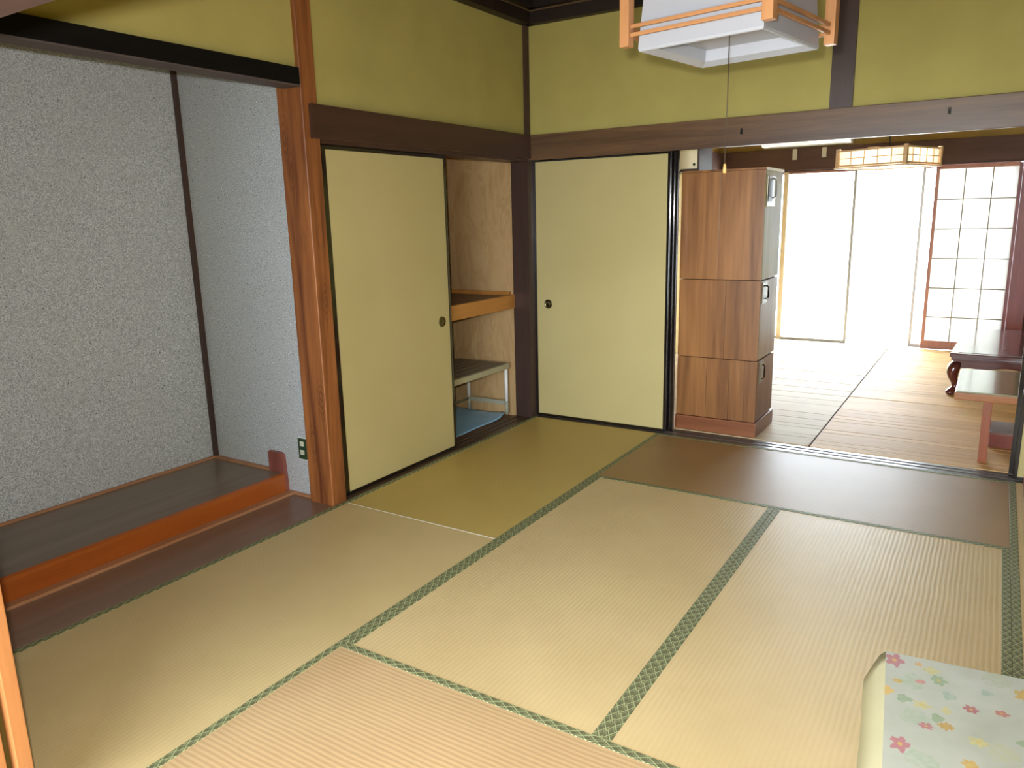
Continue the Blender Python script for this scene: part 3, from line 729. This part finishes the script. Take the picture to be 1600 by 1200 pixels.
# air conditioner and paper tags above the windows
ac = thing('air_conditioner', 'long white air conditioner above the left window of the far room', 'air conditioner', (.94, 3.98, 2.03))
MB().prism([(4.044, 2.035), (3.90, 2.035), (3.86, 2.06), (3.85, 2.12), (3.855, 2.27), (3.88, 2.30), (4.044, 2.30)], 'x', .50, 1.36).build('housing', M['white'], ac)
B(.56, 1.30, 3.90, 3.99, 2.031, 2.035).build('outlet_louver', M['alu'], ac)
for x, z0, lab in ((.80, 1.905, 'pale paper tag on the dark band, left of the pair under the air conditioner'), (1.088, 1.915, 'pale paper tag on the dark band, right of the pair under the air conditioner')):
    o = B(x-.022, x+.022, 4.040, 4.0445, z0, 2.015, bev=.0006).build('paper_tag', M['tag'], base=(x, 4.042, z0)); tag(o, lab, 'tag', 'paper tags under the air conditioner')

# lantern of the far room
def lampB():
    L = thing('square_lantern', 'square lattice lantern with paper panes in the far room', 'lamp', (1.925, 2.03, 1.70), math.radians(-21))
    h = .255; H = .125
    bl = lambda x0, x1, y0, y1, za, zb, name, mat, par=L: MB().box(x0, x1, y0, y1, za, zb, bev=.001).build(name, mat, par, local=True)
    for sx in (-1, 1):
        for sy in (-1, 1): bl(sx*h-.013, sx*h+.013, sy*h-.013, sy*h+.013, 0, H+.01, 'corner_post', M['lantern_wood'])
    for s_ in (-1, 1):
        for za in (.004, H-.012):
            bl(-h+.013, h-.013, s_*h-.007, s_*h+.007, za, za+.012, 'rail', M['lantern_wood'])
            bl(s_*h-.007, s_*h+.007, -h+.013, h-.013, za, za+.012, 'rail', M['lantern_wood'])
        for i in range(1, 5):
            t = -h+i*2*h/5
            bl(t-.003, t+.003, s_*h-.004, s_*h+.004, .016, H-.012, 'lattice_bar', M['lantern_wood'])
            bl(s_*h-.004, s_*h+.004, t-.003, t+.003, .016, H-.012, 'lattice_bar', M['lantern_wood'])
        bl(-h+.013, h-.013, s_*h-.003, s_*h+.003, H/2-.003, H/2+.003, 'lattice_bar', M['lantern_wood'])
        bl(s_*h-.003, s_*h+.003, -h+.013, h-.013, H/2-.003, H/2+.003, 'lattice_bar', M['lantern_wood'])
        bl(-h+.01, h-.01, s_*(h-.006)-.0006, s_*(h-.006)+.0006, .01, H-.004, 'paper_pane', M['lantern_paper'])
        bl(s_*(h-.006)-.0006, s_*(h-.006)+.0006, -h+.01, h-.01, .01, H-.004, 'paper_pane', M['lantern_paper'])
    bl(-h-.02, h+.02, -h-.02, -h+.02, -.010, .0, 'bottom_flange', M['lantern_wood']); bl(-h-.02, h+.02, h-.02, h+.02, -.010, .0, 'bottom_flange', M['lantern_wood'])
    bl(-h-.02, -h+.02, -h+.02, h-.02, -.010, .0, 'bottom_flange', M['lantern_wood']); bl(h-.02, h+.02, -h+.02, h-.02, -.010, .0, 'bottom_flange', M['lantern_wood'])
    bl(-h+.02, h-.02, -h+.02, h-.02, -.004, -.001, 'diffuser', M['lantern_paper'])
    bl(-.03, .03, -h, h, H-.006, H+.008, 'top_bar', M['lantern_wood'])
    MB().tube([(0, 0, H), (0, 0, .95)], .005, 8).build('suspension_rod', M['dark_metal'], L, local=True)
    pl = bpy.data.lights.new('lantern_bulb', 'POINT'); pl.energy = 9; pl.color = (1, .95, .84); pl.shadow_soft_size = .05
    po = bpy.data.objects.new('lantern_bulb', pl); COL.objects.link(po); po.parent = L; po.location = (0, 0, .06)
lampB()

# ------------------------------------------------------------------ wooden cabinet
CX0, CX1, CY0, CY1 = .99, 1.500, .172, .585
cb = thing('wooden_cabinet', 'tall three-tier reddish wooden cabinet beyond the sill, seen from its side', 'cabinet', (1.27, .38, 0))
B(CX0-.002, CX1+.012, CY0-.012, CY1+.004, .006, .098, bev=.003).build('plinth', M['cab_base'], cb)
tiers = [(.10, .488, 'lower'), (.492, .983, 'middle'), (.987, 1.632, 'upper')]
for i, (a, c, nm) in enumerate(tiers):
    body = B(CX0+.004, CX1-.016, CY0+.014, CY1, a, c).build('tier_box', M['cab_base'], cb)
    cuts = [[.99, 1.185, 1.33, 1.5], [.99, 1.29, 1.5], [.99, 1.235, 1.5]][i]
    for p, q in zip(cuts, cuts[1:]):
        B(p+.0008, q-.0008, CY0, CY0+.0135, a, c, bev=.0012).build('side_plank', M['cab'], body)
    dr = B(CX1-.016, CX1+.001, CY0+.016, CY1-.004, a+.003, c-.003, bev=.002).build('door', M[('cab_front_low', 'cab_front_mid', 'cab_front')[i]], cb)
    hz = [(.34, .50), (.845, .985), (1.44, 1.61)][i]
    if i < 2:
        B(CX1+.001, CX1+.004, CY0+.045, CY0+.15, hz[0]-(.0 if i == 0 else .005), min(hz[1], c-.012), bev=.001).build('handle_plate', M['metal'], dr)
        MB().tube([(CX1+.004, CY0+.12, hz[0]+.02), (CX1+.018, CY0+.12, hz[0]+.03), (CX1+.018, CY0+.12, min(hz[1], c)-.045), (CX1+.004, CY0+.12, min(hz[1], c)-.035)], .005, 8).build('handle', M['dark_metal'], dr)
    else:
        B(CX1+.001, CX1+.006, CY0+.035, CY0+.22, 1.42, 1.60, bev=.002).build('handle_plate', M['metal'], dr)
        B(CX1+.004, CX1+.009, CY0+.05, CY0+.14, 1.45, 1.60, bev=.002).build('dark_inset', M['dark_metal'], dr)
        MB().tube([(CX1+.006, CY0+.155, 1.47), (CX1+.022, CY0+.155, 1.48), (CX1+.022, CY0+.155, 1.575), (CX1+.006, CY0+.155, 1.585)], .006, 8).build('handle', M['leg_grey'], dr)
B(CX0, CX1+.004, CY0, CY1, 1.633, 1.645, bev=.002).build('top_board', M['cab'], cb)
B(CX1+.004, CX1+.007, CY0+.01, CY1, 1.628, 1.645).build('top_edge', M['white'], cb)
# small cupboard on top
bx = thing('small_cupboard', 'small cream-fronted cupboard on top of the wooden cabinet', 'cupboard', (.97, .42, 1.646))
B(.78, 1.052, .312, .56, 1.647, 1.93, bev=.002).build('body', M['brown_z'], bx)
dd = B(.784, 1.040, .30, .311, 1.665, 1.925, bev=.0015).build('door', M['cream'], bx)
MB().lathe([(.008, 0), (.009, -.004), (.005, -.01), (.001, -.012)], (1.022, .3, 1.69), 'y', 14).build('knob', M['dark_metal'], dd)

# ------------------------------------------------------------------ low tables
# dark lacquered table with cabriole legs
dt = thing('lacquered_table', 'dark red lacquered low table with curved cabriole legs by the far windows', 'table', (2.456, 1.955, .004), math.radians(-2.5))
TW, TD = 1.0, 1.45
def bl(x0, x1, y0, y1, za, zb, name, mat, par, bev=.002): return MB().box(x0, x1, y0, y1, za, zb, bev=bev).build(name, mat, par, local=True)
tp = bl(0, TW, 0, TD, .292, .322, 'tabletop', M['red_brown_table'], dt, .006)
bl(.055, TW-.055, .055, TD-.055, .3222, .3245, 'glass_inlay', M['red_brown_table'], tp, .001)
bl(.012, TW-.012, .012, TD-.012, .268, .291, 'frieze', M['red_brown_table'], dt, .004)
def apron(length, n=24):
    pts = [(0, .267), (0, .19)]
    for i in range(n+1):
        t = i/n; pts.append((.06+(length-.12)*t, .20+.022*math.sin(math.pi*t)**.5 + .008*math.cos(6*math.pi*t)))
    pts += [(length, .19), (length, .267)]
    return pts
MB().prism([(a+.03, z) for a, z in apron(TW-.06)], 'y', .024, .040).build('apron', M['red_brown_table'], dt, local=True)
MB().prism([(a+.03, z) for a, z in apron(TW-.06)], 'y', TD-.04, TD-.024).build('apron', M['red_brown_table'], dt, local=True)
MB().prism([(a+.03, z) for a, z in apron(TD-.06)], 'x', .024, .040).build('apron', M['red_brown_table'], dt, local=True)
MB().prism([(a+.03, z) for a, z in apron(TD-.06)], 'x', TW-.04, TW-.024).build('apron', M['red_brown_table'], dt, local=True)
for sx in (0, 1):
    for sy in (0, 1):
        X = lambda v: v if sx == 0 else TW-v
        Y = lambda v: v if sy == 0 else TD-v
        pr = [(.062, .262, .034), (.045, .24, .042), (.034, .21, .044), (.028, .17, .040), (.034, .13, .033), (.046, .095, .026), (.052, .068, .022), (.044, .052, .026), (.030, .036, .032), (.024, .020, .033), (.026, .006, .028), (.03, .0, .02)]
        MB().tube([(X(a), Y(a), z) for a, z, r in pr], [r for a, z, r in pr], 12, flat=True).build('leg', M['red_brown_table'], dt, local=True)
# lighter side table
st = thing('side_table', 'low orange-brown wooden table with a pale glossy top beyond the sill', 'table', (2.558, .25, .004))
OFF[st.name] = Vector((0, 0, 0)); st.location = (0, 0, 0)
st.location = (2.558, .25, 0); OFF[st.name] = Vector((2.558, .25, 0))
B(2.56, 3.35, .252, .965, .352, .392, bev=.004).build('apron_frame', M['side_wood'], st)
B(2.566, 3.344, .258, .959, .3925, .400, bev=.002).build('tabletop', M['side_top'], st)
for x in (2.702, 3.17):
    for y in (.268, .905): B(x, x+.042, y, y+.042, .004, .352, bev=.002).build('leg', M['side_wood_z'], st)
B(2.714, 2.732, .31, .905, .20, .235).box(3.18, 3.2, .31, .905, .20, .235).build('stretcher', M['side_wood'], st)
dw = thing('wooden_box', 'flat reddish wooden box lying on the matting under the side table', 'box', (3.0, .73, 0))
B(2.75, 3.15, .615, .885, .0045, .088, bev=.003).build('body', M['box_front'], dw)
B(2.748, 3.152, .612, .888, .0885, .10, bev=.002).build('lid', M['box_top'], dw)
# low stand at the right edge
sd = thing('low_stand', 'low reddish wooden stand at the right edge beside the cream door', 'stand', (3.2, -.18, 0))
B(2.907, 3.5, -.32, -.03, .10, .128, bev=.002).build('top', M['plinth_stand'], sd)
for x in (2.909, 3.45):
    B(x, x+.035, -.318, -.032, .002, .10, bev=.002).build('leg', M['plinth_stand'], sd)

# ------------------------------------------------------------------ table with floral vinyl cover
ft = thing('low_folding_table', 'small low table hidden under the floral cover', 'table', (2.959, -2.972, 0), math.radians(5.7))
fx, fy = .37, .38
bl(-fx+.012, fx-.012, -fy+.012, fy-.012, .315, .3455, 'tabletop', M['side_wood'], ft)
for sx in (-1, 1):
    for sy in (-1, 1):
        bl(sx*.3-.018, sx*.3+.018, sy*.31-.018, sy*.31+.018, .001, .315, 'leg', M['side_wood_z'], ft)
b = bmesh.new()
TOPZ = .35
OX, OY = -.0, .0
# corner positions in the table frame
def gridtop():
    nx, ny = 14, 14
    g = []
    for i in range(nx+1):
        row = []
        for j in range(ny+1):
            x = -fx+2*fx*i/nx; y = -fy+2*fy*j/ny
            row.append(b.verts.new((x, y, TOPZ+.0008*math.sin(9*x+4*y)+.0006*math.sin(17*y))))
        g.append(row)
    for i in range(nx):
        for j in range(ny):
            f = b.faces.new((g[i][j], g[i+1][j], g[i+1][j+1], g[i][j+1])); f.smooth = True
    return g
g = gridtop()
b.edges.ensure_lookup_table()
for e in b.edges:
    if len(e.link_faces) == 1: e.smooth = False
def flap(edge, d, out, drop, cut, mi):
    """a strip that leaves the table edge and hangs outwards"""
    n = len(edge); low = []; mid = []
    for k, v in enumerate(edge):
        t = k/(n-1)
        c = v.co + Vector((d[0]*out*.3, d[1]*out*.3, -drop*.25)); mid.append(b.verts.new(c))
        along = (edge[-1].co-edge[0].co).normalized()
        sh = along*(cut*(1-2*t)) if True else Vector()
        wv = .0008*math.sin(5*t*math.pi)
        low.append(b.verts.new(v.co + sh*1 + Vector((d[0]*(out+wv), d[1]*(out+wv), -drop))))
    for a, c in ((edge, mid), (mid, low)):
        for k in range(n-1):
            f = b.faces.new((a[k], a[k+1], c[k+1], c[k])); f.smooth = True; f.material_index = mi
flap(g[0], (-1, 0), .042, .055, .05, 1)
flap(g[-1], (1, 0), .042, .055, .05, 1)
flap([r[-1] for r in g], (0, 1), .004, .05, .02, 0)
flap([r[0] for r in g], (0, -1), .03, .055, .05, 0)
bmesh.ops.recalc_face_normals(b, faces=b.faces[:])
k = MB(); k.b.free(); k.b = b
tc = k.build('table_cover', [M['floral'], M['cloth_side']], base=(2.959, -2.972, 0), local=True)
tc.rotation_euler = (0, 0, math.radians(5.7))
tag(tc, 'white vinyl table cover with small red, yellow and green flowers', 'tablecloth')
md = tc.modifiers.new('thickness', 'SOLIDIFY'); md.thickness = .0015; md.offset = 1
bpy.context.view_layer.update()
